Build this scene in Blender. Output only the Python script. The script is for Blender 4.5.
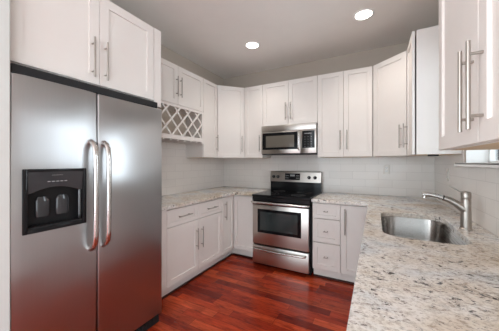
import bpy, bmesh, math
from mathutils import Vector, Matrix
D = bpy.data
C = bpy.context.scene.collection
for o in list(D.objects): D.objects.remove(o)
PI = math.pi

# ------------------------------------------------------------------ camera
FPX = 236.0
YAW = math.atan(126.0/FPX)
cam = D.cameras.new('camera'); cam.sensor_width = 36; cam.lens = 36*FPX/499
cam.clip_start = 0.02
cam.shift_y = -3.0/499
co = D.objects.new('camera', cam); C.objects.link(co)
co.location = (0, 0, 1.35); co.rotation_euler = (PI/2, 0, YAW)
bpy.context.scene.camera = co

# ------------------------------------------------------------------ world, light, exposure
vs = bpy.context.scene.view_settings
vs.view_transform = 'Standard'; vs.look = 'None'; vs.gamma = 1; vs.use_curve_mapping = False
vs.exposure = 0.14
w = D.worlds.new('sky'); bpy.context.scene.world = w; w.use_nodes = True
w.node_tree.nodes['Background'].inputs[0].default_value = (0.80, 0.925, 1.0, 1)
w.node_tree.nodes['Background'].inputs[1].default_value = 3.9

def area(name, loc, rot, sx, sy, power, color):
    l = D.lights.new(name, 'AREA'); l.shape = 'RECTANGLE'; l.size = sx; l.size_y = sy
    l.energy = power; l.color = color
    o = D.objects.new(name, l); C.objects.link(o); o.location = loc; o.rotation_euler = rot
    return o
# daylight through the kitchen window on the right
area('window_daylight', (1.0, 2.0, 1.85), (0, math.radians(80), 0), 1.1, 1.0, 10, (0.82, 0.91, 1.0))
# added fill light out of view, right of and behind the camera
area('side_fill', (2.5, -1.5, 1.35), (math.radians(90), 0, math.radians(62)), 2.6, 2.2, 55, (0.90, 0.95, 1.0))
# extra area lamp added at rear left as general fill
area('left_fill', (-2.6, -1.8, 1.5), (math.radians(90), 0, math.radians(-35)), 1.5, 1.8, 60, (.95, .97, 1.0))
# light thrown up onto the ceiling behind the camera (added fill, mimics a bounced flash)
area('ceiling_bounce', (-1.3, -1.7, 1.2), (PI, 0, 0), 2.2, 2.2, 18, (0.95, 0.97, 1.0))

# ------------------------------------------------------------------ materials
def newmat(name):
    m = D.materials.new(name); m.use_nodes = True
    return m, m.node_tree.nodes, m.node_tree.links, m.node_tree.nodes['Principled BSDF']
def lin(c):
    return tuple((x/12.92 if x <= 0.04045 else ((x+0.055)/1.055)**2.4) for x in c)
def rgb(r, g, b): return lin((r/255, g/255, b/255)) + (1,)
def coords(n, l, kind='Object', scale=(1,1,1), rot=(0,0,0)):
    if kind == 'Position':
        t = n.new('ShaderNodeNewGeometry'); out = t.outputs['Position']
    else:
        t = n.new('ShaderNodeTexCoord'); out = t.outputs[kind]
    mp = n.new('ShaderNodeMapping'); mp.inputs['Scale'].default_value = scale
    mp.inputs['Rotation'].default_value = rot
    l.new(out, mp.inputs[0]); return mp.outputs[0]
def noise(n, l, vec, scale, detail=4, rough=.55, dist=0):
    t = n.new('ShaderNodeTexNoise'); t.inputs['Scale'].default_value = scale
    t.inputs['Detail'].default_value = detail; t.inputs['Roughness'].default_value = rough
    t.inputs['Distortion'].default_value = dist
    l.new(vec, t.inputs['Vector']); return t.outputs['Fac']
def ramp(n, l, fac, stops):
    r = n.new('ShaderNodeValToRGB'); e = r.color_ramp.elements
    while len(e) < len(stops): e.new(0.5)
    for i, (p, c) in enumerate(stops):
        e[i].position = p; e[i].color = c
    l.new(fac, r.inputs[0]); return r.outputs[0]
def mix(n, l, fac, a, b, mode='MIX'):
    m = n.new('ShaderNodeMix'); m.data_type = 'RGBA'; m.blend_type = mode
    for s, v in ((m.inputs[0], fac), (m.inputs[6], a), (m.inputs[7], b)):
        if hasattr(v, 'links') or hasattr(v, 'is_linked'): l.new(v, s)
        else: s.default_value = v
    return m.outputs[2]
def bump(n, l, b, h, strength=.1, dist=.01):
    t = n.new('ShaderNodeBump'); t.inputs['Strength'].default_value = strength
    t.inputs['Distance'].default_value = dist
    l.new(h, t.inputs['Height']); l.new(t.outputs[0], b.inputs['Normal'])

def plain(name, col, rough=.5, metal=0, var=.03, coat=0):
    m, n, l, b = newmat(name)
    v = coords(n, l)
    f = noise(n, l, v, 6, 3)
    lo = tuple(max(0, c*(1-var)) for c in col[:3]) + (1,)
    hi = tuple(min(1, c*(1+var)) for c in col[:3]) + (1,)
    l.new(ramp(n, l, f, [(.3, lo), (.7, hi)]), b.inputs['Base Color'])
    b.inputs['Roughness'].default_value = rough; b.inputs['Metallic'].default_value = metal
    b.inputs['Coat Weight'].default_value = coat
    return m
CAB = plain('white_cabinet_paint', rgb(228, 222, 217), .5, var=.01)
CABIN = plain('birch_cabinet_underside', rgb(214, 186, 150), .5, var=.06)
SHOE = plain('dark_cherry_moulding', rgb(58, 22, 14), .4, var=.1)
RACKB = plain('rack_back_wood', rgb(205, 190, 174), .5, var=.08)
WALLP = plain('greige_wall_paint', rgb(184, 172, 160), .8, var=.01)
WALLG = plain('pale_grey_wall_paint', rgb(205, 206, 202), .8, var=.01)
CEIL = plain('ceiling_paint', rgb(236, 233, 228), .9, var=.01)
TRIMW = plain('white_trim_paint', rgb(240, 240, 238), .4, var=.01)
BLACK = plain('black_enamel', (.012, .012, .013, 1), .10)
BLACKM = plain('black_plastic', (.02, .02, .021, 1), .45)
GLASSB = plain('black_glass', (.008, .008, .009, 1), .05)
PLASTW = plain('white_plastic', rgb(230, 226, 220), .35)
for m_ in (BLACK, BLACKM, GLASSB): m_.node_tree.nodes['Principled BSDF'].inputs['Specular IOR Level'].default_value = .18
GLOSSB = plain('glossy_black_plastic', (.035, .035, .038, 1), .06)
GREYMARK = plain('grey_print', (.35, .35, .36, 1), .4)
NICKEL = plain('brushed_nickel', (.43, .395, .36, 1), .38, 1)
CHROME = plain('satin_steel', (.62, .60, .58, 1), .25, 1)
OVENW = plain('oven_window_glass', (.035, .042, .042, 1), .05)
MWW = plain('microwave_window_glass', (.13, .115, .095, 1), .12)

def steel(name, axis='Z', base=(.54, .505, .47, 1), r0=.26, r1=.36, wave=.0):
    m, n, l, b = newmat(name)
    sc = {'Z': (300, 300, 2), 'X': (2, 300, 300), 'Y': (300, 2, 300)}[axis]
    v = coords(n, l, 'Object', sc)
    f = noise(n, l, v, 1, 3)
    l.new(ramp(n, l, f, [(.3, tuple(c*.98 for c in base[:3])+(1,)), (.7, tuple(min(1,c*1.02) for c in base[:3])+(1,))]), b.inputs['Base Color'])
    rr = n.new('ShaderNodeMapRange'); rr.inputs['To Min'].default_value = r0; rr.inputs['To Max'].default_value = r1
    l.new(f, rr.inputs[0]); l.new(rr.outputs[0], b.inputs['Roughness'])
    b.inputs['Metallic'].default_value = 1
    tg = n.new('ShaderNodeTangent'); tg.direction_type = 'RADIAL'; tg.axis = 'Z'
    l.new(tg.outputs[0], b.inputs['Tangent']); b.inputs['Anisotropic'].default_value = .65
    if axis != 'Z': b.inputs['Anisotropic Rotation'].default_value = .25
    if wave:
        v2 = coords(n, l, 'Object', (1, 1, 1))
        bump(n, l, b, noise(n, l, v2, 2.2, 1), wave, .05)
    return m
STEEL = steel('stainless_steel', 'X')
STEELV = steel('fridge_stainless_steel', 'Z', (.46, .46, .465, 1), .28, .32, .25)
STEELS = steel('sink_stainless_steel', 'Y', (.36, .345, .33, 1), .22, .34)

def granite():
    m, n, l, b = newmat('granite')
    v = coords(n, l, 'Position', (.9, 1.1, 1), (0, 0, -math.radians(25)))
    big = noise(n, l, v, 2.4, 4, .6, .5)
    base = ramp(n, l, big, [(.30, rgb(204, 188, 168)), (.42, rgb(220, 210, 198)), (.52, rgb(230, 226, 221)), (.64, rgb(206, 211, 216))])
    fine = noise(n, l, v, 30, 7, .8)
    fr = ramp(n, l, fine, [(.36, (.50, .46, .43, 1)), (.43, (.80, .77, .74, 1)), (.49, (1, 1, 1, 1)), (.66, (1.04, 1.04, 1.04, 1))])
    base = mix(n, l, .95, base, fr, 'MULTIPLY')
    ve = coords(n, l, 'Position', (.62, 1.2, 1), (0, 0, -math.radians(24)))
    def flecks(base, sc, det, ro, lo, hi, gs, g0, g1, col, seed):
        fl = noise(n, l, coords(n, l, 'Position', (.75, 1.15, 1+seed), (0, 0, -math.radians(24))), sc, det, ro, .5)
        gt = noise(n, l, v, gs, 3)
        fm = ramp(n, l, fl, [(lo, (0,0,0,1)), (hi, (1,1,1,1))]); gm = ramp(n, l, gt, [(g0, (0,0,0,1)), (g1, (1,1,1,1))])
        mul = n.new('ShaderNodeMath'); mul.operation = 'MULTIPLY'; l.new(fm, mul.inputs[0]); l.new(gm, mul.inputs[1])
        return mix(n, l, mul.outputs[0], base, col)
    # thin veins: where a warped noise crosses its middle value
    sp = noise(n, l, v, 95, 4, .7)
    base = mix(n, l, .8, base, ramp(n, l, sp, [(.38, (.62, .57, .53, 1)), (.47, (.95, .94, .93, 1)), (.6, (1.03, 1.03, 1.03, 1))]), 'MULTIPLY')
    vn = noise(n, l, coords(n, l, 'Position', (.6, 1.5, 1), (0, 0, -math.radians(20))), 5.5, 5, .6, .8)
    sb = n.new('ShaderNodeMath'); sb.operation = 'SUBTRACT'; sb.inputs[1].default_value = .5; l.new(vn, sb.inputs[0])
    ab = n.new('ShaderNodeMath'); ab.operation = 'ABSOLUTE'; l.new(sb.outputs[0], ab.inputs[0])
    vm = ramp(n, l, ab.outputs[0], [(.0, (.8,.8,.8,1)), (.012, (0,0,0,1))])
    vg = ramp(n, l, noise(n, l, v, 4.3, 2), [(.48, (0,0,0,1)), (.58, (1,1,1,1))])
    mu = n.new('ShaderNodeMath'); mu.operation = 'MULTIPLY'; l.new(vm, mu.inputs[0]); l.new(vg, mu.inputs[1])
    base = mix(n, l, mu.outputs[0], base, rgb(104, 92, 88))
    base = flecks(base, 32, 6, .72, .565, .60, 8, .44, .50, rgb(58, 50, 48), 0)
    base = flecks(base, 55, 5, .72, .585, .64, 5, .35, .50, rgb(98, 86, 82), 1)
    l.new(base, b.inputs['Base Color']); b.inputs['Roughness'].default_value = .2
    return m
GRANITE = granite()

def tiles(name, horiz):
    m, n, l, b = newmat(name)
    g = n.new('ShaderNodeNewGeometry'); s = n.new('ShaderNodeSeparateXYZ'); c = n.new('ShaderNodeCombineXYZ')
    l.new(g.outputs['Position'], s.inputs[0]); l.new(s.outputs[horiz], c.inputs[0]); l.new(s.outputs['Z'], c.inputs[1])
    off = n.new('ShaderNodeVectorMath'); off.operation = 'ADD'; off.inputs[1].default_value = (5, -.93+5.0, 0)
    l.new(c.outputs[0], off.inputs[0])
    t = n.new('ShaderNodeTexBrick'); l.new(off.outputs[0], t.inputs['Vector'])
    t.inputs['Scale'].default_value = 1; t.inputs['Brick Width'].default_value = .305
    t.inputs['Row Height'].default_value = .10; t.inputs['Mortar Size'].default_value = .0022
    t.inputs['Mortar Smooth'].default_value = .3
    t.inputs['Color1'].default_value = rgb(228, 221, 215); t.inputs['Color2'].default_value = rgb(224, 217, 211)
    t.inputs['Mortar'].default_value = rgb(210, 203, 197)
    l.new(t.outputs['Color'], b.inputs['Base Color']); b.inputs['Roughness'].default_value = .14
    inv = n.new('ShaderNodeMath'); inv.operation = 'SUBTRACT'; inv.inputs[0].default_value = 1
    l.new(t.outputs['Fac'], inv.inputs[1]); bump(n, l, b, inv.outputs[0], .35, .002)
    return m
TILEX = tiles('subway_tile_back', 'X'); TILEY = tiles('subway_tile_side', 'Y')

def wood_floor():
    m, n, l, b = newmat('cherry_plank_floor')
    g = n.new('ShaderNodeNewGeometry'); s = n.new('ShaderNodeSeparateXYZ'); l.new(g.outputs['Position'], s.inputs[0])
    def M(op, a, c=None):
        t = n.new('ShaderNodeMath'); t.operation = op
        for i, v in enumerate((a, c)):
            if v is None: continue
            if isinstance(v, (int, float)): t.inputs[i].default_value = v
            else: l.new(v, t.inputs[i])
        return t.outputs[0]
    y = M('DIVIDE', s.outputs['Y'], .083); row = M('FLOOR', y); fy = M('FRACT', y)
    wn = n.new('ShaderNodeTexWhiteNoise'); wn.noise_dimensions = '1D'; l.new(row, wn.inputs['W'])
    x = M('ADD', M('DIVIDE', s.outputs['X'], .62), M('MULTIPLY', wn.outputs['Value'], 9.0)); col = M('FLOOR', x); fx = M('FRACT', x)
    cc = n.new('ShaderNodeCombineXYZ'); l.new(row, cc.inputs[0]); l.new(col, cc.inputs[1])
    w2 = n.new('ShaderNodeTexWhiteNoise'); w2.noise_dimensions = '2D'; l.new(cc.outputs[0], w2.inputs['Vector'])
    plank = ramp(n, l, w2.outputs['Value'], [(.0, rgb(108, 30, 16)), (.3, rgb(146, 46, 24)), (.6, rgb(176, 62, 32)), (.85, rgb(196, 82, 46)), (1, rgb(128, 38, 20))])
    vv = n.new('ShaderNodeVectorMath'); vv.operation = 'ADD'
    l.new(coords(n, l, 'Position', (2.2, 20, 1)), vv.inputs[0]); l.new(w2.outputs['Color'], vv.inputs[1])
    gn = noise(n, l, vv.outputs[0], 2.6, 6, .7, .7)
    gr = ramp(n, l, gn, [(.30, (.42, .34, .30, 1)), (.46, (.86, .84, .82, 1)), (.58, (1.1, 1.08, 1.05, 1)), (.74, (1.45, 1.4, 1.35, 1))])
    mt = noise(n, l, coords(n, l, 'Position', (1, 3, 1)), 6, 4, .6, .5)
    mr = ramp(n, l, mt, [(.34, (.62, .56, .52, 1)), (.5, (1, 1, 1, 1))])
    c = mix(n, l, 1.0, mix(n, l, 1.0, plank, gr, 'MULTIPLY'), mr, 'MULTIPLY')
    seam = M('MAXIMUM', M('LESS_THAN', fy, .035), M('LESS_THAN', fx, .005))
    c = mix(n, l, M('MULTIPLY', seam, .8), c, rgb(40, 12, 8))
    l.new(c, b.inputs['Base Color'])
    rr = n.new('ShaderNodeMapRange'); rr.inputs['To Min'].default_value = .30; rr.inputs['To Max'].default_value = .22
    l.new(gn, rr.inputs[0]); l.new(rr.outputs[0], b.inputs['Roughness'])
    b.inputs['Specular IOR Level'].default_value = .25
    bump(n, l, b, M('SUBTRACT', gn, seam), .12, .002)
    return m
FLOOR = wood_floor()
def glow(name, col, s):
    m, n, l, b = newmat(name)
    b.inputs['Base Color'].default_value = col; b.inputs['Emission Color'].default_value = col
    b.inputs['Emission Strength'].default_value = s
    return m
LAMP = glow('lit_lamp_lens', (1, .93, .84, 1), 9)
def pane_mat():
    m, n, l, b = newmat('clear_window_glass')
    tr = n.new('ShaderNodeBsdfTransparent'); gl = n.new('ShaderNodeBsdfGlossy'); gl.inputs['Roughness'].default_value = .02
    fr = n.new('ShaderNodeFresnel'); mx = n.new('ShaderNodeMixShader')
    l.new(fr.outputs[0], mx.inputs[0]); l.new(tr.outputs[0], mx.inputs[1]); l.new(gl.outputs[0], mx.inputs[2])
    l.new(mx.outputs[0], n['Material Output'].inputs[0])
    return m
PANE = pane_mat()

# ------------------------------------------------------------------ mesh helpers
def BM(): return bmesh.new()
def box(bm, x0, x1, y0, y1, z0, z1, bev=0, seg=1):
    vs_ = [bm.verts.new(p) for p in [(x0,y0,z0),(x1,y0,z0),(x1,y1,z0),(x0,y1,z0),(x0,y0,z1),(x1,y0,z1),(x1,y1,z1),(x0,y1,z1)]]
    fs = [bm.faces.new([vs_[i] for i in q]) for q in [(0,3,2,1),(4,5,6,7),(0,1,5,4),(1,2,6,5),(2,3,7,6),(3,0,4,7)]]
    if bev:
        es = list({e for f in fs for e in f.edges})
        bmesh.ops.bevel(bm, geom=es, offset=bev, segments=seg, affect='EDGES', profile=.5)
def prism(bm, pts, z0, z1):
    lo = [bm.verts.new((x, y, z0)) for x, y in pts]; hi = [bm.verts.new((x, y, z1)) for x, y in pts]
    k = len(pts)
    bm.faces.new(list(reversed(lo))); bm.faces.new(hi)
    for i in range(k): bm.faces.new([lo[i], lo[(i+1) % k], hi[(i+1) % k], hi[i]])
def tube(bm, path, r, seg=12, cap=True, squash=None):
    P = [Vector(p) for p in path]; rs = r if isinstance(r, (list, tuple)) else [r]*len(P)
    rings = []; up = None
    for i, p in enumerate(P):
        t = ((P[i+1]-p).normalized() if i+1 < len(P) else Vector((0,0,0))) + ((p-P[i-1]).normalized() if i > 0 else Vector((0,0,0)))
        t.normalize()
        if up is None:
            up = Vector((0,0,1)) if abs(t.z) < .9 else Vector((0,1,0))
        a = up - t*up.dot(t); a.normalize(); up = a; c = t.cross(a)
        ring = []
        for k in range(seg):
            th = 2*PI*k/seg
            q = a*math.cos(th)*rs[i]*(squash[0] if squash else 1) + c*math.sin(th)*rs[i]*(squash[1] if squash else 1)
            ring.append(bm.verts.new(p+q))
        rings.append(ring)
    for A, B in zip(rings, rings[1:]):
        for k in range(seg): bm.faces.new([A[k], A[(k+1) % seg], B[(k+1) % seg], B[k]])
    if cap:
        bm.faces.new(list(reversed(rings[0]))); bm.faces.new(rings[-1])
def lathe(bm, cx, cy, prof, seg=28):
    rings = [[bm.verts.new((cx+r*math.cos(2*PI*k/seg), cy+r*math.sin(2*PI*k/seg), z)) for k in range(seg)] for r, z in prof]
    for A, B in zip(rings, rings[1:]):
        for k in range(seg): bm.faces.new([A[k], A[(k+1) % seg], B[(k+1) % seg], B[k]])
    bm.faces.new(list(reversed(rings[0]))); bm.faces.new(rings[-1])
def ydisc(bm, cx, cz, prof, seg=20):
    """lathe about a y-axis; prof = (radius, y)"""
    rings = [[bm.verts.new((cx+r*math.cos(2*PI*k/seg), y, cz+r*math.sin(2*PI*k/seg))) for k in range(seg)] for r, y in prof]
    for A, B in zip(rings, rings[1:]):
        for k in range(seg): bm.faces.new([A[k], A[(k+1) % seg], B[(k+1) % seg], B[k]])
    bm.faces.new(list(reversed(rings[0]))); bm.faces.new(rings[-1])
def obj(name, bm, mat, parent=None, smooth=False, loc=None, rotz=None, label=None):
    bmesh.ops.recalc_face_normals(bm, faces=bm.faces)
    me = D.meshes.new(name); bm.to_mesh(me); bm.free()
    for m in (mat if isinstance(mat, (list, tuple)) else [mat]): me.materials.append(m)
    if smooth:
        for p in me.polygons: p.use_smooth = True
        me.set_sharp_from_angle(angle=math.radians(38))
    o = D.objects.new(name, me); C.objects.link(o)
    if parent: o.parent = parent
    if loc: o.location = loc
    if rotz is not None: o.rotation_euler = (0, 0, rotz)
    if label: o['label'] = label
    return o
def tag(o, label, cat, group=None):
    o['label'] = label; o['category'] = cat
    if group: o['group'] = group
    return o
def thing(name, label, cat, loc=(0,0,0), rotz=0, group=None):
    o = D.objects.new(name, None); C.objects.link(o); o.empty_display_size = .1
    o.location = loc; o.rotation_euler = (0, 0, rotz)
    return tag(o, label, cat, group)
def struct(name, bm, m, parent=None):
    o = obj(name, bm, m, parent)
    if not parent: o['kind'] = 'structure'
    return o

# ------------------------------------------------------------------ the room
XL, XR, YB, YF, ZC = -2.37, .62, 3.48, -3.6, 2.83
bm = BM(); box(bm, -3.6, 2.9, YF, 0, -.1, 0); box(bm, -3.6, .82, 0, YB+.12, -.1, 0); struct('floor', bm, FLOOR)
bm = BM(); box(bm, -3.6, 2.9, YF, 0, ZC, ZC+.1); box(bm, -3.6, .82, 0, YB+.12, ZC, ZC+.1); struct('ceiling', bm, CEIL)
bm = BM(); box(bm, XL-.12, XR+.2, YB, YB+.12, 0, ZC); WB = struct('wall_back', bm, WALLP)
bm = BM(); box(bm, XL-.12, XL, .468, YB, 0, ZC); WL = struct('wall_left', bm, WALLP)
bm = BM(); box(bm, -3.6, -1.575, -.35, .468, 0, ZC, .004); struct('wall_nook', bm, WALLG)
bm = BM(); box(bm, -3.6, -3.48, YF, -.35, 0, ZC); struct('wall_rear_left', bm, WALLG)
WY0, WY1, WZ0, WZ1 = 1.60, 2.415, 1.337, 2.30
bm = BM()
box(bm, XR, XR+.2, -.62, WY0, 0, ZC); box(bm, XR, XR+.2, WY1, YB, 0, ZC)
box(bm, XR, XR+.2, WY0, WY1, 0, WZ0); box(bm, XR, XR+.2, WY0, WY1, WZ1, ZC)
WR = struct('wall_right', bm, WALLP)
# backsplash tiles
bm = BM(); box(bm, XL, XR, YB-.008, YB, .90, 1.50); obj('tile_backsplash', bm, TILEX, WB)
bm = BM(); box(bm, XL, XL+.008, 1.44, YB-.008, .90, 1.70); obj('tile_backsplash', bm, TILEY, WL)
bm = BM(); box(bm, XR-.008, XR, -.6, YB-.008, .90, 1.334)
box(bm, XR-.008, XR, WY1+.03, YB-.008, 1.334, 1.45); box(bm, XR-.008, XR, -.6, WY0-.03, 1.334, 1.45)
obj('tile_backsplash', bm, TILEY, WR)
# window
wroot = D.objects.new('window_1', None); C.objects.link(wroot); wroot.location = (XR+.15, (WY0+WY1)/2, WZ0); wroot['kind'] = 'structure'
hy = (WY1-WY0)/2; hz = WZ1-WZ0
bm = BM()
box(bm, -.02, .03, -hy, -hy+.022, 0, hz); box(bm, -.02, .03, hy-.022, hy, 0, hz)
box(bm, -.02, .03, -hy, hy, .0, .025); box(bm, -.02, .03, -hy, hy, hz-.045, hz); box(bm, -.01, .03, -hy, hy, hz*.5-.02, hz*.5+.02)
obj('window_frame', bm, TRIMW, wroot)
bm = BM(); box(bm, .006, .010, -hy+.02, hy-.02, .02, hz-.04); obj('window_pane', bm, PANE, wroot)
bm = BM(); box(bm, -.215, -.02, -hy+.001, hy-.001, -.002, .012, .003); box(bm, -.215, -.151, -hy-.045, hy+.03, -.018, .012, .004)
obj('window_sill', bm, TRIMW, wroot)
bm = BM(); box(bm, -.149, -.021, -hy, -hy+.008, .012, hz); box(bm, -.149, -.021, hy-.008, hy, .012, hz); box(bm, -.149, -.021, -hy, hy, hz-.008, hz)
obj('window_reveal', bm, TRIMW, wroot)

# ------------------------------------------------------------------ cabinet kit (local: x along the front, front faces -y, door face at y=0)
def shaker(bm, x0, x1, z0, z1, rail=.057, th=.02, rec=.011):
    def ring(ix, y): return [bm.verts.new(p) for p in [(x0+ix,y,z0+ix),(x1-ix,y,z0+ix),(x1-ix,y,z1-ix),(x0+ix,y,z1-ix)]]
    R = [ring(0, th), ring(0, .0018), ring(.0018, 0), ring(rail, 0), ring(rail+.002, rec)]
    for A, B in zip(R, R[1:]):
        for k in range(4): bm.faces.new([A[k], A[(k+1) % 4], B[(k+1) % 4], B[k]])
    bm.faces.new(R[-1]); bm.faces.new(R[0])
def pull(parent, x, z, length, vertical=True, r=.006, off=.034, name='handle', holes=.70):
    bm = BM(); h = length/2; q = h*holes
    if vertical:
        tube(bm, [(x, -off, z-h), (x, -off, z+h)], r)
        for s in (-q, q): tube(bm, [(x, .002, z+s), (x, -off, z+s)], r*.8, 8)
    else:
        tube(bm, [(x-h, -off, z), (x+h, -off, z)], r)
        for s in (-q, q): tube(bm, [(x+s, .002, z), (x+s, -off, z)], r*.8, 8)
    return obj(name, bm, NICKEL, parent, True)
G = .0015
def door(parent, x0, x1, z0, z1, hx=None, hz=None, hl=.19, rail=.057, name='door', hr=.006):
    bm = BM(); shaker(bm, x0+G, x1-G, z0+G, z1-G, rail)
    d = obj(name, bm, CAB, parent)
    if hx is not None: pull(d, hx, hz, hl, True, hr)
    return d
def drawer(parent, x0, x1, z0, z1, hl=.14, rail=.04, hoff=0):
    bm = BM(); shaker(bm, x0+G, x1-G, z0+G, z1-G, rail, rec=.007)
    d = obj('drawer', bm, CAB, parent)
    pull(d, (x0+x1)/2, (z0+z1)/2+hoff, hl, False, r=.0055)
    return d
UZ0, UZ1, UD = 1.42, 2.49, .32
FY = .0225
def upper(label, x0, y0, rotz, width, z0=UZ0, z1=UZ1, depth=UD, name='wall_cabinet', fy=FY):
    t = thing(name, label, 'cabinet', (x0, y0, z0), rotz, 'white shaker wall cabinets')
    bm = BM(); box(bm, 0, width, fy, depth, 0, z1-z0); c = obj('cabinet_body', bm, CAB, t)
    bm = BM(); box(bm, .015, width-.015, FY+.02, depth-.005, -.0008, .004); obj('underside', bm, CABIN, t, label='natural birch underside')
    return t, z1-z0

# ---- left wall uppers (fronts face +X, local x = world +Y)
FXL = -2.05
t, h = upper('white two-door cabinet above the refrigerator', -1.65, .474, PI/2, .978, z0=1.853, depth=.715)
door(t, .002, .460, .019, h, .411, .188, .262, rail=.062)
door(t, .460, .904, .019, h, .494, .188, .262, rail=.062)
bm = BM(); box(bm, .906, .978, .0, FY, -.022, h); obj('filler_strip', bm, CAB, t)
bm = BM(); box(bm, .958, .978, FY, .715, -.022, 0); obj('side_panel', bm, CAB, t)
t, h = upper('short white two-door cabinet on the left wall above the wine rack', FXL, 1.59, PI/2, .93, z0=2.03)
door(t, 0, .465, 0, h, .434, .205, .235, rail=.057)
door(t, .465, .93, 0, h, .496, .205, .235, rail=.057)
t, h = upper('narrow tall white cabinet on the left wall beside the wine rack', FXL, 2.521, PI/2, .315)
door(t, 0, .315, 0, h, .285, .21, .24, rail=.05)
# wine rack
t = thing('wine_rack', 'white lattice wine rack hanging under the short left wall cabinet', 'wine rack', (FXL, 1.59, 1.60), PI/2)
W_, H_ = .93, .428
bm = BM()
box(bm, 0, .018, 0, .318, .0, H_); box(bm, W_-.018, W_, 0, .318, .0, H_); box(bm, .018, W_-.018, .0, .318, H_-.012, H_)
box(bm, .018, W_-.018, .03, .318, .022, .034); box(bm, .018, W_-.018, .306, .318, .034, H_-.012)
box(bm, .018, W_-.018, 0, .018, .022, .072)
box(bm, 0, .030, -.001, .018, .022, H_); box(bm, W_-.030, W_, -.001, .018, .022, H_); box(bm, .03, W_-.03, -.001, .018, H_-.032, H_); obj('rack_box', bm, CAB, t)
bm = BM(); box(bm, .019, W_-.019, .298, .3055, .035, H_-.013); obj('back_panel', bm, RACKB, t, label='tan wood back panel')
bm = BM()
def slat(bm, a, b, y0, y1, wd=.0105):
    (ax, az), (bx, bz) = a, b
    d = Vector((bx-ax, bz-az)); d.normalize(); nx, nz = -d.y*wd, d.x*wd
    q = [(ax+nx, az+nz), (ax-nx, az-nz), (bx-nx, bz-nz), (bx+nx, bz+nz)]
    A = [bm.verts.new((x, y0, z)) for x, z in q]; B = [bm.verts.new((x, y1, z)) for x, z in q]
    bm.faces.new(A); bm.faces.new(list(reversed(B)))
    for k in range(4): bm.faces.new([A[k], A[(k+1) % 4], B[(k+1) % 4], B[k]])
def clip(x, s, X0, X1, Z0, Z1):
    # line through (x, Z0) with slope direction s (dx per dz)
    p = []
    z_lo, z_hi = Z0, Z1
    xa, xb = x, x + s*(Z1-Z0)
    def zat(xx): return Z0 + (xx-x)/s
    if s > 0: z_lo = max(Z0, zat(X0)); z_hi = min(Z1, zat(X1))
    else: z_lo = max(Z0, zat(X1)); z_hi = min(Z1, zat(X0))
    if z_hi - z_lo < .02: return None
    return (x+s*(z_lo-Z0), z_lo), (x+s*(z_hi-Z0), z_hi)
X0, X1, Z0, Z1 = .028, W_-.028, .070, H_-.030
st = (X1-X0)/5.0
for k in range(-4, 9):
    for s, y in ((.92, .004), (-.92, .012)):
        c_ = clip(X0 + k*st - (0 if s > 0 else 0), s, X0, X1, Z0, Z1)
        if c_: slat(bm, c_[0], c_[1], y, y+.009)
obj('lattice', bm, CAB, t)
bm = BM()
for k in range(9):
    x = .012 + k*(W_-.055)/8
    box(bm, x, x+.031, .0, .30, .004, .010); box(bm, x+.010, x+.021, .0, .30, .010, .024)
obj('stemware_rails', bm, CAB, t)
# left diagonal corner upper: face from (-2.05,2.838) to (-1.752,3.136)
def corner_upper(label, A, B, poly, hl_x, z0=UZ0, z1=UZ1):
    ax, ay = A; bx, by = B; ang = math.atan2(by-ay, bx-ax); L = math.hypot(bx-ax, by-ay)
    t = thing('corner_wall_cabinet', label, 'cabinet', (ax, ay, z0), ang)
    Rm = Matrix.Rotation(-ang, 2)
    pts = [tuple(Rm @ Vector((x-ax, y-ay))) for x, y in poly]
    bm = BM(); prism(bm, pts, 0, z1-z0); obj('cabinet_body', bm, CAB, t)
    return t, L, z1-z0
FYB = 3.14
A = (FXL, 2.838); B = (-1.766, FYB-.0)
s2 = .7071*.024
t, L, h = corner_upper('white diagonal corner wall cabinet left of the microwave', A, B,
    [(A[0]-s2, A[1]+s2*.2), (B[0]-s2*.2, B[1]+s2), (B[0]-.002, YB-.01), (XL+.01, YB-.01), (XL+.01, A[1]+.002)], None)
door(t, .004, L-.004, 0, h, L-.045, .21, .24, rail=.055)
# ---- back wall uppers
t, h = upper('single-door white wall cabinet just left of the microwave', -1.764, FYB, 0, .304)
door(t, 0, .304, 0, h, .265, .21, .24, rail=.055)
t, h = upper('white two-door cabinet directly above the microwave', -1.459, FYB, 0, .788, z0=1.875)
door(t, 0, .394, 0, h, .358, .185, .24, rail=.057)
door(t, .394, .788, 0, h, .430, .185, .24, rail=.057)
t, h = upper('tall white two-door wall cabinet just right of the microwave', -.670, FYB, 0, .640)
door(t, 0, .320, 0, h, .282, .21, .24, rail=.055)
door(t, .320, .640, 0, h, .360, .21, .24, rail=.055)
# ---- right diagonal corner
FXR = .28
A = (-.028, FYB); B = (FXR, 2.86)
t, L, h = corner_upper('white diagonal corner wall cabinet at the right end of the back wall', A, B,
    [(A[0]+.004, A[1]+.024), (B[0]+.024, B[1]+.006), (XR-.01, B[1]+.002), (XR-.01, YB-.01), (A[0]+.002, YB-.01)], None)
door(t, .004, L-.004, 0, h, L-.058, .20, .24, rail=.057)
# ---- right wall uppers (fronts face -X, local x = world -Y)
t, h = upper('white cabinet on the right wall beyond the window, its bare side facing the window', FXR, 2.855, -PI/2, .385, depth=XR-.01-FXR, fy=.032)
door(t, 0, .382, 0, h, .05, .20, .24, rail=.055)
t, h = upper('large white two-door cabinet on the right wall nearest the camera', FXR, 1.497, -PI/2, 1.04, z0=1.41, depth=XR-.01-FXR)
door(t, 0, .520, 0, h, .482, .173, .266, rail=.062)
door(t, .520, 1.04, 0, h, .560, .173, .266, rail=.062)

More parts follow.
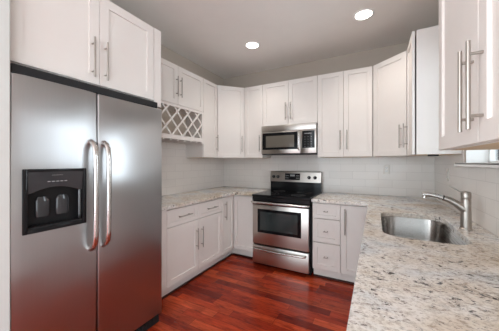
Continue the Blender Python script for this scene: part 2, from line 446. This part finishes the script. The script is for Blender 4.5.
# ------------------------------------------------------------------ base cabinets
BT = .894
def base(label, x0, y0, rotz, width, depth=.57, cut=None, toe=(None, None), name='base_cabinet'):
    t = thing(name, label, 'cabinet', (x0, y0, 0), rotz, 'white shaker base cabinets')
    bm = BM()
    if cut is None: box(bm, 0, width, FY, depth, .105, BT)
    else:
        top = cut; box(bm, 0, width, FY, depth, .105, top)
        box(bm, 0, width, FY, FY+.018, top, BT)
    obj('cabinet_body', bm, CAB, t)
    bm = BM(); a, b = toe; box(bm, a or 0, b or width, .07, depth-.02, 0, .105); obj('toe_kick', bm, CAB, t)
    return t
FXB = -1.795
t = base('white base cabinet with two drawers over two doors beside the refrigerator', FXB, 1.47, PI/2, 1.12)
bm = BM(); box(bm, 0, .178, .0, FY, .107, BT); obj('filler_strip', bm, CAB, t)
drawer(t, .18, .65, .705, .880, .20, rail=.04); drawer(t, .65, 1.118, .705, .880, .20, rail=.04)
door(t, .18, .65, .118, .700, .607, .49, .24); door(t, .65, 1.118, .118, .700, .693, .49, .24)
# corner base cabinet, L-shaped, two doors meeting in the inner corner
FYBB = 2.785; FYL = 2.885
t = thing('corner_base_cabinet', 'white corner base cabinet with two doors meeting in the inner corner', 'cabinet', (FXB, 2.592, 0), 0)
ox, oy = FXB, 2.592
bm = BM(); prism(bm, [(-.57, 0), (-FY, 0), (-FY, FYL-oy+FY), (-1.440-ox, FYL-oy+FY), (-1.440-ox, YB-.01-oy), (-.57, YB-.01-oy)], .105, BT)
obj('cabinet_body', bm, CAB, t)
bm = BM(); prism(bm, [(-.50, 0), (-.07, 0), (-.07, FYL-oy+.07), (-1.440-ox, FYL-oy+.07), (-1.440-ox, .6), (-.5, .6)], 0, .105)
obj('toe_kick', bm, CAB, t)
bm = BM(); shaker(bm, G, FYL-oy-G, .118, .880, .045); d = obj('door', bm, CAB, t, rotz=PI/2); pull(d, .062, .70, .25)
bm = BM(); shaker(bm, G+.002, -1.440-ox-.006, .118, .880, .055); d = obj('door', bm, CAB, t, loc=(0, FYL-oy, 0))
# drawers right of the range
t = base('narrow white base cabinet with three drawers right of the range', -.652, FYBB, 0, .308)
drawer(t, 0, .308, .705, .880, .05, rail=.04)
drawer(t, 0, .308, .430, .700, .05, rail=.055)
drawer(t, 0, .308, .118, .425, .05, rail=.055)
t = base('white single-door base cabinet between the drawer cabinet and the sink counter', -.343, FYBB, 0, .365, toe=(0, .365))
door(t, 0, .275, .118, .880, .047, .70, .28)
bm = BM(); box(bm, .277, .303, 0, FY, .107, BT); obj('filler_strip', bm, CAB, t)
# right run under the sink counter, fronts face -X
FXS = -.038
t = base('white sink base cabinet under the sink', FXS, 2.43, -PI/2, .93, depth=.64, cut=.66)
drawer(t, 0, .465, .705, .880, .14); drawer(t, .465, .93, .705, .880, .14)
door(t, 0, .465, .118, .700, .42, .50, .24); door(t, .465, .93, .118, .700, .51, .50, .24)
t = base('white base cabinet under the right counter, between the sink cabinet and the end cabinet', FXS, 1.495, -PI/2, .90, depth=.64)
drawer(t, 0, .45, .705, .880, .14); drawer(t, .45, .90, .705, .880, .14)
door(t, 0, .45, .118, .700, .41, .50, .24); door(t, .45, .90, .118, .700, .49, .50, .24)
t = base('white base cabinet closing the open end of the right counter', FXS, .59, -PI/2, .90, depth=.64)
drawer(t, 0, .45, .705, .880, .14); drawer(t, .45, .90, .705, .880, .14)
door(t, 0, .45, .118, .700, .41, .50, .24); door(t, .45, .90, .118, .700, .49, .50, .24)

bm = BM(); box(bm, FXB-.07, FXB-.052, 1.47, FYL+.052, 0, .020, .004); o = obj('trim_1', bm, SHOE); o['kind'] = 'structure'
bm = BM(); box(bm, FXB-.052, -1.436, FYL+.052, FYL+.07, 0, .020, .004); o = obj('trim_2', bm, SHOE); o['kind'] = 'structure'
bm = BM(); box(bm, -.652, FXS+.03, FYBB+.052, FYBB+.07, 0, .020, .004); o = obj('trim_3', bm, SHOE); o['kind'] = 'structure'

# ------------------------------------------------------------------ countertops
CT, CB = .930, .8955
def slab(name, outer, holes, label):
    bm = BM(); edges = []
    for loop in [outer]+holes:
        vv = [bm.verts.new((x, y, CT)) for x, y in loop]
        edges += [bm.edges.new((vv[i], vv[(i+1) % len(vv)])) for i in range(len(vv))]
    bmesh.ops.triangle_fill(bm, edges=edges, use_beauty=True)
    r = bmesh.ops.extrude_face_region(bm, geom=list(bm.faces))
    for v in [g for g in r['geom'] if isinstance(g, bmesh.types.BMVert)]: v.co.z = CB
    bmesh.ops.recalc_face_normals(bm, faces=bm.faces)
    me = [e for e in bm.edges if len(e.link_faces) == 2 and e.calc_face_angle() > 1.0 and all(v.co.z > CT-.001 for v in e.verts)]
    bmesh.ops.bevel(bm, geom=me, offset=.004, segments=2, affect='EDGES', profile=.5)
    return tag(obj(name, bm, GRANITE), label, 'countertop')
eY = 2.745; eYL = 2.835; eXL = -1.765; eXR = -.065
def rrect(x0, x1, y0, y1, r, n=8):
    P = []
    for cx, cy, a in ((x1-r, y1-r, 0), (x0+r, y1-r, 90), (x0+r, y0+r, 180), (x1-r, y0+r, 270)):
        for k in range(n+1):
            th = math.radians(a+90*k/n); P.append((cx+r*math.cos(th), cy+r*math.sin(th)))
    return P
slab('countertop', [(XL+.009, 1.47), (eXL, 1.47), (eXL, eYL-.03), (eXL+.03, eYL), (-1.4375, eYL), (-1.4375, YB-.009), (XL+.009, YB-.009)], [],
     'beige speckled granite countertop on the left, from the refrigerator to the range')
SX0, SX1, SY0, SY1 = .038, .452, 1.565, 2.335
hole = rrect(SX0, SX1, SY0, SY1, .11)
slab('countertop', [(-.6545, eY), (eXR, eY), (eXR, -.31), (XR-.009, -.31), (XR-.009, YB-.009), (-.6545, YB-.009)], [hole],
     'beige speckled granite countertop on the right with the sink cut into it')
# sink
t = thing('sink', 'stainless steel undermount sink set in the granite countertop', 'sink', ((SX0+SX1)/2, (SY0+SY1)/2, .69))
cx, cy = (SX0+SX1)/2, (SY0+SY1)/2
bm = BM(); rings = []
for ins, z in ((-.012, .8950), (-.004, .8950), (-.002, .890), (.006, .74), (.014, .715), (.034, .70), (.06, .697)):
    P = rrect(SX0+ins-cx, SX1-ins-cx, SY0+ins-cy, SY1-ins-cy, max(.02, .112-ins))
    rings.append([bm.verts.new((x, y, z-.69)) for x, y in P])
for A_, B_ in zip(rings, rings[1:]):
    n_ = len(A_)
    for k in range(n_): bm.faces.new([A_[k], A_[(k+1) % n_], B_[(k+1) % n_], B_[k]])
bm.faces.new(rings[-1])
o = obj('basin', bm, STEELS, t, True)
md = o.modifiers.new('thickness', 'SOLIDIFY'); md.thickness = .0015; md.offset = 0
bm = BM(); lathe(bm, .05, .1, [(.045, .008), (.045, .011), (.038, .012), (.036, .009), (.012, .009)]); obj('drain', bm, CHROME, t, True)
# faucet: base at (.50,1.95)
t = thing('faucet', 'brushed nickel single-lever faucet standing behind the sink', 'faucet', (.503, 1.955, CT))
bm = BM(); lathe(bm, 0, 0, [(.033, 0), (.033, .006), (.028, .010), (.0265, .10), (.0255, .175), (.0255, .190)]); obj('faucet_body', bm, NICKEL, t, True)
bm = BM(); lathe(bm, 0, 0, [(.0255, .193), (.0265, .196), (.0265, .228), (.022, .236), (.008, .239)])
tube(bm, [(-.012, .0, .228), (-.04, .002, .243), (-.082, .006, .268)], [.007, .0055, .004], 10, squash=(.7, 1.3)); obj('lever', bm, NICKEL, t, True)
bm = BM(); tube(bm, [(.0, 0, .118), (-.022, 0, .138), (-.048, 0, .158), (-.075, 0, .174), (-.10, 0, .185), (-.112, 0, .189)], [.027, .025, .0215, .0195, .018, .0172], 16); obj('spout', bm, NICKEL, t, True)
bm = BM(); tube(bm, [(-.111, 0, .1888), (-.116, 0, .1902)], .0178, 16); obj('joint_ring', bm, BLACKM, t, True, label='thin black joint ring')
bm = BM(); tube(bm, [(-.115, 0, .188), (-.15, 0, .200), (-.19, 0, .208), (-.215, 0, .208), (-.224, 0, .206)], [.0168, .0165, .0165, .017, .017], 16)
tube(bm, [(-.210, 0, .203), (-.214, 0, .182)], [.014, .013], 12); obj('spray_head', bm, CHROME, t, True)

# ------------------------------------------------------------------ refrigerator (local x = world +Y, front y=0 faces +X)
FRX, FRY, FRW, FRH = -1.594, .474, .941, 1.80
t = thing('refrigerator', 'stainless steel side-by-side refrigerator with black ice dispenser', 'refrigerator', (FRX, FRY, 0), PI/2)
bm = BM(); box(bm, .004, FRW-.004, .075, .74, .02, FRH-.012); obj('cabinet_body', bm, BLACKM, t, label='black cabinet body behind the doors')
bm = BM(); box(bm, .01, FRW-.01, .03, .10, 0.0, .075); 
for k in range(24): box(bm, .05+k*.036, .07+k*.036, .024, .03, .02, .055)
obj('toe_grille', bm, BLACKM, t, label='black toe grille')
bm = BM(); box(bm, .004, .905, .012, .60, FRH+.001, FRH+.051, .004); obj('gap_shade_strip', bm, BLACKM, t, label='black strip along the top, painted shade of the gap')  # black box fills the gap above the doors to paint its shade
SP = .413   # door split
def fridge_door(x0, x1, hole=None):
    bm = BM(); z0, z1 = .085, FRH
    if hole is None: box(bm, x0, x1, 0, .07, z0, z1, .010, 3)
    else:
        hx0, hx1, hz0, hz1 = hole; xs = [x0, hx0, hx1, x1]; zs = [z0, hz0, hz1, z1]
        grid = [[bm.verts.new((x, 0, z)) for z in zs] for x in xs]
        back = [bm.verts.new(p) for p in ((x0,.07,z0),(x1,.07,z0),(x1,.07,z1),(x0,.07,z1))]
        for i in range(3):
            for j in range(3):
                if (i, j) != (1, 1): bm.faces.new([grid[i][j], grid[i+1][j], grid[i+1][j+1], grid[i][j+1]])
        bm.faces.new(back)
        bm.faces.new([grid[0][0], grid[1][0], grid[2][0], grid[3][0], back[1], back[0]])
        bm.faces.new([grid[0][3], grid[1][3], grid[2][3], grid[3][3], back[2], back[3]])
        bm.faces.new([grid[0][0], grid[0][1], grid[0][2], grid[0][3], back[3], back[0]])
        bm.faces.new([grid[3][0], grid[3][1], grid[3][2], grid[3][3], back[2], back[1]])
        hb = [bm.verts.new(p) for p in ((hx0,.065,hz0),(hx1,.065,hz0),(hx1,.065,hz1),(hx0,.065,hz1))]
        hf = [grid[1][1], grid[2][1], grid[2][2], grid[1][2]]
        for k in range(4): bm.faces.new([hf[k], hf[(k+1) % 4], hb[(k+1) % 4], hb[k]])
        bm.faces.new(hb)
        oe = [e for e in bm.edges if all(abs(v.co.y) < 1e-6 and (abs(v.co.x-x0) < 1e-6 or abs(v.co.x-x1) < 1e-6) for v in e.verts)
              or all(abs(v.co.y) < 1e-6 and (abs(v.co.z-z0) < 1e-6 or abs(v.co.z-z1) < 1e-6) for v in e.verts)]
        bmesh.ops.bevel(bm, geom=oe, offset=.010, segments=3, affect='EDGES', profile=.5)
    return obj('door', bm, STEELV, t, True)
DX0, DX1, DZ0, DZ1 = .042, .345, .975, 1.315
dl = fridge_door(0, SP-.003, (DX0+.006, DX1-.006, DZ0+.006, DZ1-.006)); dr = fridge_door(SP+.003, FRW)
def fridge_handle(x, par):
    bm = BM()
    P = [(x, .0, .800), (x, -.028, .815), (x, -.048, .845), (x, -.058, .90), (x, -.062, 1.14), (x, -.058, 1.385), (x, -.048, 1.44), (x, -.028, 1.47), (x, .0, 1.485)]
    tube(bm, P, [.017, .017, .0165, .0155, .0155, .0155, .0165, .017, .017], 14, squash=(.85, 1.05))
    obj('handle', bm, CHROME, par, True, label='curved polished handle')
fridge_handle(SP-.040, dl); fridge_handle(SP+.040, dr)
# dispenser: frame, slanted control face, cavity, tray, paddles
dp = D.objects.new('x', None)
bm = BM()
box(bm, DX0, DX0+.022, -.008, .02, DZ0, DZ1, .004, 2); box(bm, DX1-.022, DX1, -.008, .02, DZ0, DZ1, .004, 2)
box(bm, DX0+.02, DX1-.02, -.008, .02, DZ0, DZ0+.022, .004, 2); box(bm, DX0+.02, DX1-.02, -.008, .02, DZ1-.018, DZ1, .004, 2)
box(bm, DX0+.018, DX1-.018, .052, .060, DZ0+.015, DZ1-.015)
disp = obj('dispenser', bm, BLACK, dl, True, label='glossy black ice and water dispenser')
bm = BM(); n_ = 14; xa, xb = DX0+.02, DX1-.02
lo = []; hi = []
for k in range(n_+1):
    u = k/n_; x = xa+(xb-xa)*u; zz = DZ1-.135+.035*math.sin(PI*u)
    lo.append((x, zz)); hi.append((x, DZ1-.016))
for yy0, yy1 in ((-.006, .05),):
    F = [bm.verts.new((x, yy0+.010, z)) for x, z in lo]; T_ = [bm.verts.new((x, yy0-.003, z)) for x, z in hi]
    F2 = [bm.verts.new((x, yy1, z)) for x, z in lo]; T2 = [bm.verts.new((x, yy1, z)) for x, z in hi]
    for k in range(n_):
        bm.faces.new([F[k], F[k+1], T_[k+1], T_[k]]); bm.faces.new([F[k], F[k+1], F2[k+1], F2[k]])
        bm.faces.new([T_[k], T_[k+1], T2[k+1], T2[k]]); bm.faces.new([F2[k], F2[k+1], T2[k+1], T2[k]])
    bm.faces.new([F[0], T_[0], T2[0], F2[0]]); bm.faces.new([F[-1], T_[-1], T2[-1], F2[-1]])
D.objects.remove(dp)
# dispenser details hang one level up (door > part)
def on_door(name, bm, mat, smooth=False, label=None): return obj(name, bm, mat, dl, smooth, label=label)
on_door('dispenser_control_panel', bm, GLOSSB, True, 'arched glossy black control panel')
bm = BM(); xc = (DX0+DX1)/2
for k in range(7): box(bm, xc-.026+k*.0075, xc-.021+k*.0075, -.0062, -.0040, DZ1-.036, DZ1-.030)
obj('dispenser_lettering', bm, GREYMARK, dl, label='tiny grey lettering')
bm = BM()
for k in range(5): box(bm, xc-.045+k*.020, xc-.033+k*.020, -.0055, -.002, DZ1-.072, DZ1-.068)
on_door('dispenser_symbols', bm, GREYMARK, label='small grey symbols')
for x in (xc-.05, xc+.045):
    bm = BM(); lathe(bm, x, .038, [(.030, DZ0+.075), (.034, DZ0+.09), (.034, DZ0+.165), (.020, DZ0+.185)], 20)
    for v in bm.verts: v.co.y = .046 + (v.co.y-.038)*.35
    on_door('dispenser_paddle', bm, GLOSSB, True, 'glossy dark dispenser paddle')
bm = BM(); box(bm, DX0+.022, DX1-.022, .0, .05, DZ0+.020, DZ0+.030)
for k in range(12): box(bm, DX0+.035+k*.020, DX0+.041+k*.020, .005, .048, DZ0+.030, DZ0+.033)
on_door('drip_tray', bm, BLACKM)

# ------------------------------------------------------------------ range (world-aligned, local origin front-left-bottom)
RX, RYF, RW = -1.431, 2.752, .762
t = thing('range', 'stainless steel electric range with black glass cooktop between the countertops', 'stove', (RX, RYF, 0))
bm = BM(); box(bm, .002, RW-.002, .048, .70, .018, .905)
for x in (.05, RW-.05):
    for y in (.12, .62): lathe(bm, x, y, [(.018, 0), (.018, .02)], 12)
obj('range_body', bm, BLACK, t, label='black enamel body')
bm = BM(); box(bm, 0, RW, -.006, .655, .905, .936, .006, 2); ct = obj('cooktop', bm, GLASSB, t, label='black glass cooktop')
bm = BM()
def annulus(bm, cx, cy, r0, r1, z, seg=36):
    a = [bm.verts.new((cx+r0*math.cos(2*PI*k/seg), cy+r0*math.sin(2*PI*k/seg), z)) for k in range(seg)]
    b = [bm.verts.new((cx+r1*math.cos(2*PI*k/seg), cy+r1*math.sin(2*PI*k/seg), z)) for k in range(seg)]
    for k in range(seg): bm.faces.new([a[k], a[(k+1) % seg], b[(k+1) % seg], b[k]])
for x, y, r in ((.20, .17, .105), (.57, .17, .085), (.20, .47, .078), (.57, .47, .095)):
    bm = BM(); annulus(bm, x, y, r-.003, r, .9368); annulus(bm, x, y, r*.6-.002, r*.6, .9368)
    obj('burner_ring', bm, GREYMARK, ct, label='thin grey burner ring printed on the glass')
bm = BM(); box(bm, .003, RW-.003, .0, .046, .856, .903, .003); obj('front_vent', bm, BLACK, t)
# oven door
bm = BM(); box(bm, .008, RW-.018, 0, .045, .300, .806, .005, 2); od = obj('oven_door', bm, STEEL, t, True)
bm = BM(); box(bm, .080, .655, -.003, .004, .448, .752, .003, 1); obj('window_surround', bm, GLASSB, od, label='black glass surround')
bm = BM(); box(bm, .008, RW-.018, .002, .045, .807, .852, .004, 2); obj('top_rail', bm, BLACK, od, label='black strip behind the handle')
bm = BM(); box(bm, .118, .612, -.0045, -.002, .485, .718); obj('oven_window', bm, OVENW, od, label='dark reflective oven window')
def bowed(bm, x0, x1, z, out, r, dip=0):
    P = [(x0, .0, z), (x0+.004, -out*.6, z), (x0+.022, -out*.93, z)]
    n_ = 10
    for k in range(1, n_): 
        u = k/n_; P.append((x0+.022+(x1-x0-.044)*u, -out*(.93+.10*math.sin(PI*u)), z-dip*math.sin(PI*u)))
    P += [(x1-.022, -out*.93, z), (x1-.004, -out*.6, z), (x1, .0, z)]
    tube(bm, P, r, 12)
bm = BM(); bowed(bm, .012, RW-.022, .838, .050, .0150); obj('handle', bm, CHROME, od, True)
bm = BM(); box(bm, .008, RW-.018, .0, .045, .045, .280, .005, 2); dw = obj('storage_drawer', bm, STEEL, t, True)
bm = BM(); bowed(bm, .035, RW-.055, .244, .040, .0125, .006); obj('handle', bm, CHROME, dw, True)
# backguard
bm = BM(); box(bm, .0, RW, .625, .70, .905, 1.085); obj('backguard_base', bm, BLACK, t)
bm = BM()
pf = [(.597, 1.065), (.620, 1.208), (.630, 1.218), (.70, 1.218), (.70, 1.065)]
Lp = [bm.verts.new((.0, y, z)) for y, z in pf]; Rp = [bm.verts.new((RW, y, z)) for y, z in pf]
bm.faces.new(Lp); bm.faces.new(list(reversed(Rp)))
for k in range(5): bm.faces.new([Lp[k], Lp[(k+1) % 5], Rp[(k+1) % 5], Rp[k]])
bg = obj('control_panel', bm, STEEL, t)
tilt = math.atan2(.023, .14)
def on_panel(x, z, bmf, name, mat, label=None):
    y = .597+(z-1.065)*(.023/.14)
    bm = BM(); bmf(bm); o = obj(name, bm, mat, bg, True, label=label); o.location = (x, y, z); o.rotation_euler = (-tilt, 0, 0); return o
for x in (.060, .130, .598, .682):
    k = on_panel(x, 1.135, lambda b: (ydisc(b, 0, 0, [(.024, .002), (.024, -.004), (.0195, -.010), (.0185, -.028), (.015, -.031)])), 'knob', BLACKM, 'black burner knob')
    bm = BM(); box(bm, -.0015, .0015, -.0325, -.030, -.012, .012); o = obj('pointer', bm, GREYMARK, None); o.parent = bg; o.location = k.location; o.rotation_euler = k.rotation_euler
def disp_f(b): box(b, -.115, .115, -.003, .003, -.048, .048, .002)
cd = on_panel(.352, 1.142, disp_f, 'display_panel', GLASSB, 'black glass clock and oven controls')
def btn_f(b):
    for i in range(4):
        for sx in (-1, 1):
            for j in range(2): 
                xx = sx*(.062+i*.013); box(b, xx-.004, xx+.004, -.0042, -.002, -.026+j*.034, -.016+j*.034)
    box(b, -.036, .036, -.0042, -.002, .004, .030)
on_panel(.352, 1.142, btn_f, 'display_buttons', GREYMARK)
on_panel(.0, 1.2, lambda b: box(b, 0, .001, -.0001, .001, 0, .001), 'trim_line', STEEL) if False else None

# ------------------------------------------------------------------ microwave
MX, MY, MZ, MW, MH = -1.455, 3.085, 1.462, .782, .411
t = thing('microwave', 'stainless steel microwave mounted over the range', 'microwave', (MX, MY, MZ))
bm = BM(); box(bm, .002, MW-.002, .03, .385, 0, MH-.004); obj('microwave_body', bm, BLACKM, t, label='black body and underside')
bm = BM(); box(bm, 0, MW, .0, .032, MH-.088, MH-.003, .004, 2); obj('vent_hood', bm, STEEL, t, True)
bm = BM(); box(bm, 0, .572, .0, .032, .012, MH-.091, .004, 2); md_ = obj('door', bm, STEEL, t, True)
bm = BM(); box(bm, .018, .540, -.003, .003, .068, MH-.106, .003); obj('door_glass', bm, GLASSB, md_, label='black glass door face')
bm = BM(); box(bm, .075, .490, -.0045, -.002, .100, MH-.150); obj('window_screen', bm, MWW, md_, label='pale reflective window screen')
bm = BM(); tube(bm, [(.556, 0, .055), (.556, -.026, .065), (.556, -.034, .10), (.556, -.034, MH-.135), (.556, -.026, MH-.105), (.556, 0, MH-.095)], .010, 12); obj('handle', bm, CHROME, md_, True)
bm = BM(); box(bm, .574, MW, .0, .032, .012, MH-.091, .004, 2); cp = obj('control_side', bm, STEEL, t, True)
bm = BM(); box(bm, .598, .762, -.003, .003, .080, MH-.104, .002); obj('keypad', bm, GLASSB, cp, label='black keypad')
for i in range(3):
    for j in range(5):
        bm = BM(); box(bm, .632+i*.042, .640+i*.042, -.0045, -.002, .095+j*.032, .101+j*.032); obj('keypad_button', bm, GREYMARK, cp)
bm = BM()
box(bm, .630, .720, -.0045, -.002, MH-.145, MH-.136)
obj('clock_display', bm, GREYMARK, cp)
bm = BM(); box(bm, .02, MW-.02, .01, .03, .0, .010); obj('bottom_grille', bm, BLACKM, t)

# ------------------------------------------------------------------ outlets, under-cabinet fitting
def outlet(label, loc, rotz):
    t = thing('wall_outlet', label, 'outlet', loc, rotz, 'white wall outlets')
    bm = BM(); box(bm, -.036, .036, -.006, 0, -.058, .058, .002, 2); p = obj('cover_plate', bm, PLASTW, t, True)
    for s in (-.021, .021):
        bm = BM(); box(bm, -.017, .017, -.008, -.006, s-.015, s+.015, .0015); r = obj('socket', bm, TRIMW, t)
        bm = BM(); box(bm, -.009, -.006, -.0086, -.008, s-.004, s+.008); box(bm, .006, .009, -.0086, -.008, s-.004, s+.008); box(bm, -.002, .002, -.0086, -.008, s-.011, s-.007)
        obj('slot', bm, BLACKM, r)
outlet('white outlet on the back wall tiles right of the range', (.125, YB-.008, 1.262), 0)
outlet('white outlet on the right wall tiles behind the faucet', (XR-.008, 2.88, 1.235), -PI/2)
bm = BM(); box(bm, .40, .475, 2.52, 2.55, 1.406, 1.4190, .003); tag(obj('under_cabinet_bracket', bm, BLACKM), 'small dark fitting under the cabinet beyond the window', 'light fixture')  # plain dark bracket, not a lamp

# ------------------------------------------------------------------ ceiling lights
def downlight(x, y, label):
    t = thing('recessed_light', label, 'ceiling light', (x, y, ZC), 0, 'recessed ceiling lights')
    bm = BM(); seg = 40; pr = [(.098, 0), (.096, -.006), (.080, -.008), (.074, -.002)]
    R = [[bm.verts.new((r*math.cos(2*PI*k/seg), r*math.sin(2*PI*k/seg), z)) for k in range(seg)] for r, z in pr]
    for A_, B_ in zip(R, R[1:]):
        for k in range(seg): bm.faces.new([A_[k], A_[(k+1) % seg], B_[(k+1) % seg], B_[k]])
    obj('trim_ring', bm, TRIMW, t, True)
    bm = BM(); lathe(bm, 0, 0, [(.076, -.0035), (.076, -.0015)], 36); obj('lens', bm, LAMP, t, label='lit warm lens')
    l = D.lights.new('bulb', 'SPOT'); l.energy = 27; l.color = (1, .93, .85); l.shadow_soft_size = .07; l.spot_size = math.radians(125); l.spot_blend = .9
    o = D.objects.new('bulb', l); C.objects.link(o); o.parent = t; o.location = (0, 0, -.02)
downlight(-1.37, 2.64, 'small round lit ceiling light further left')
downlight(-.105, 2.62, 'round lit ceiling light further right, nearer the sink')
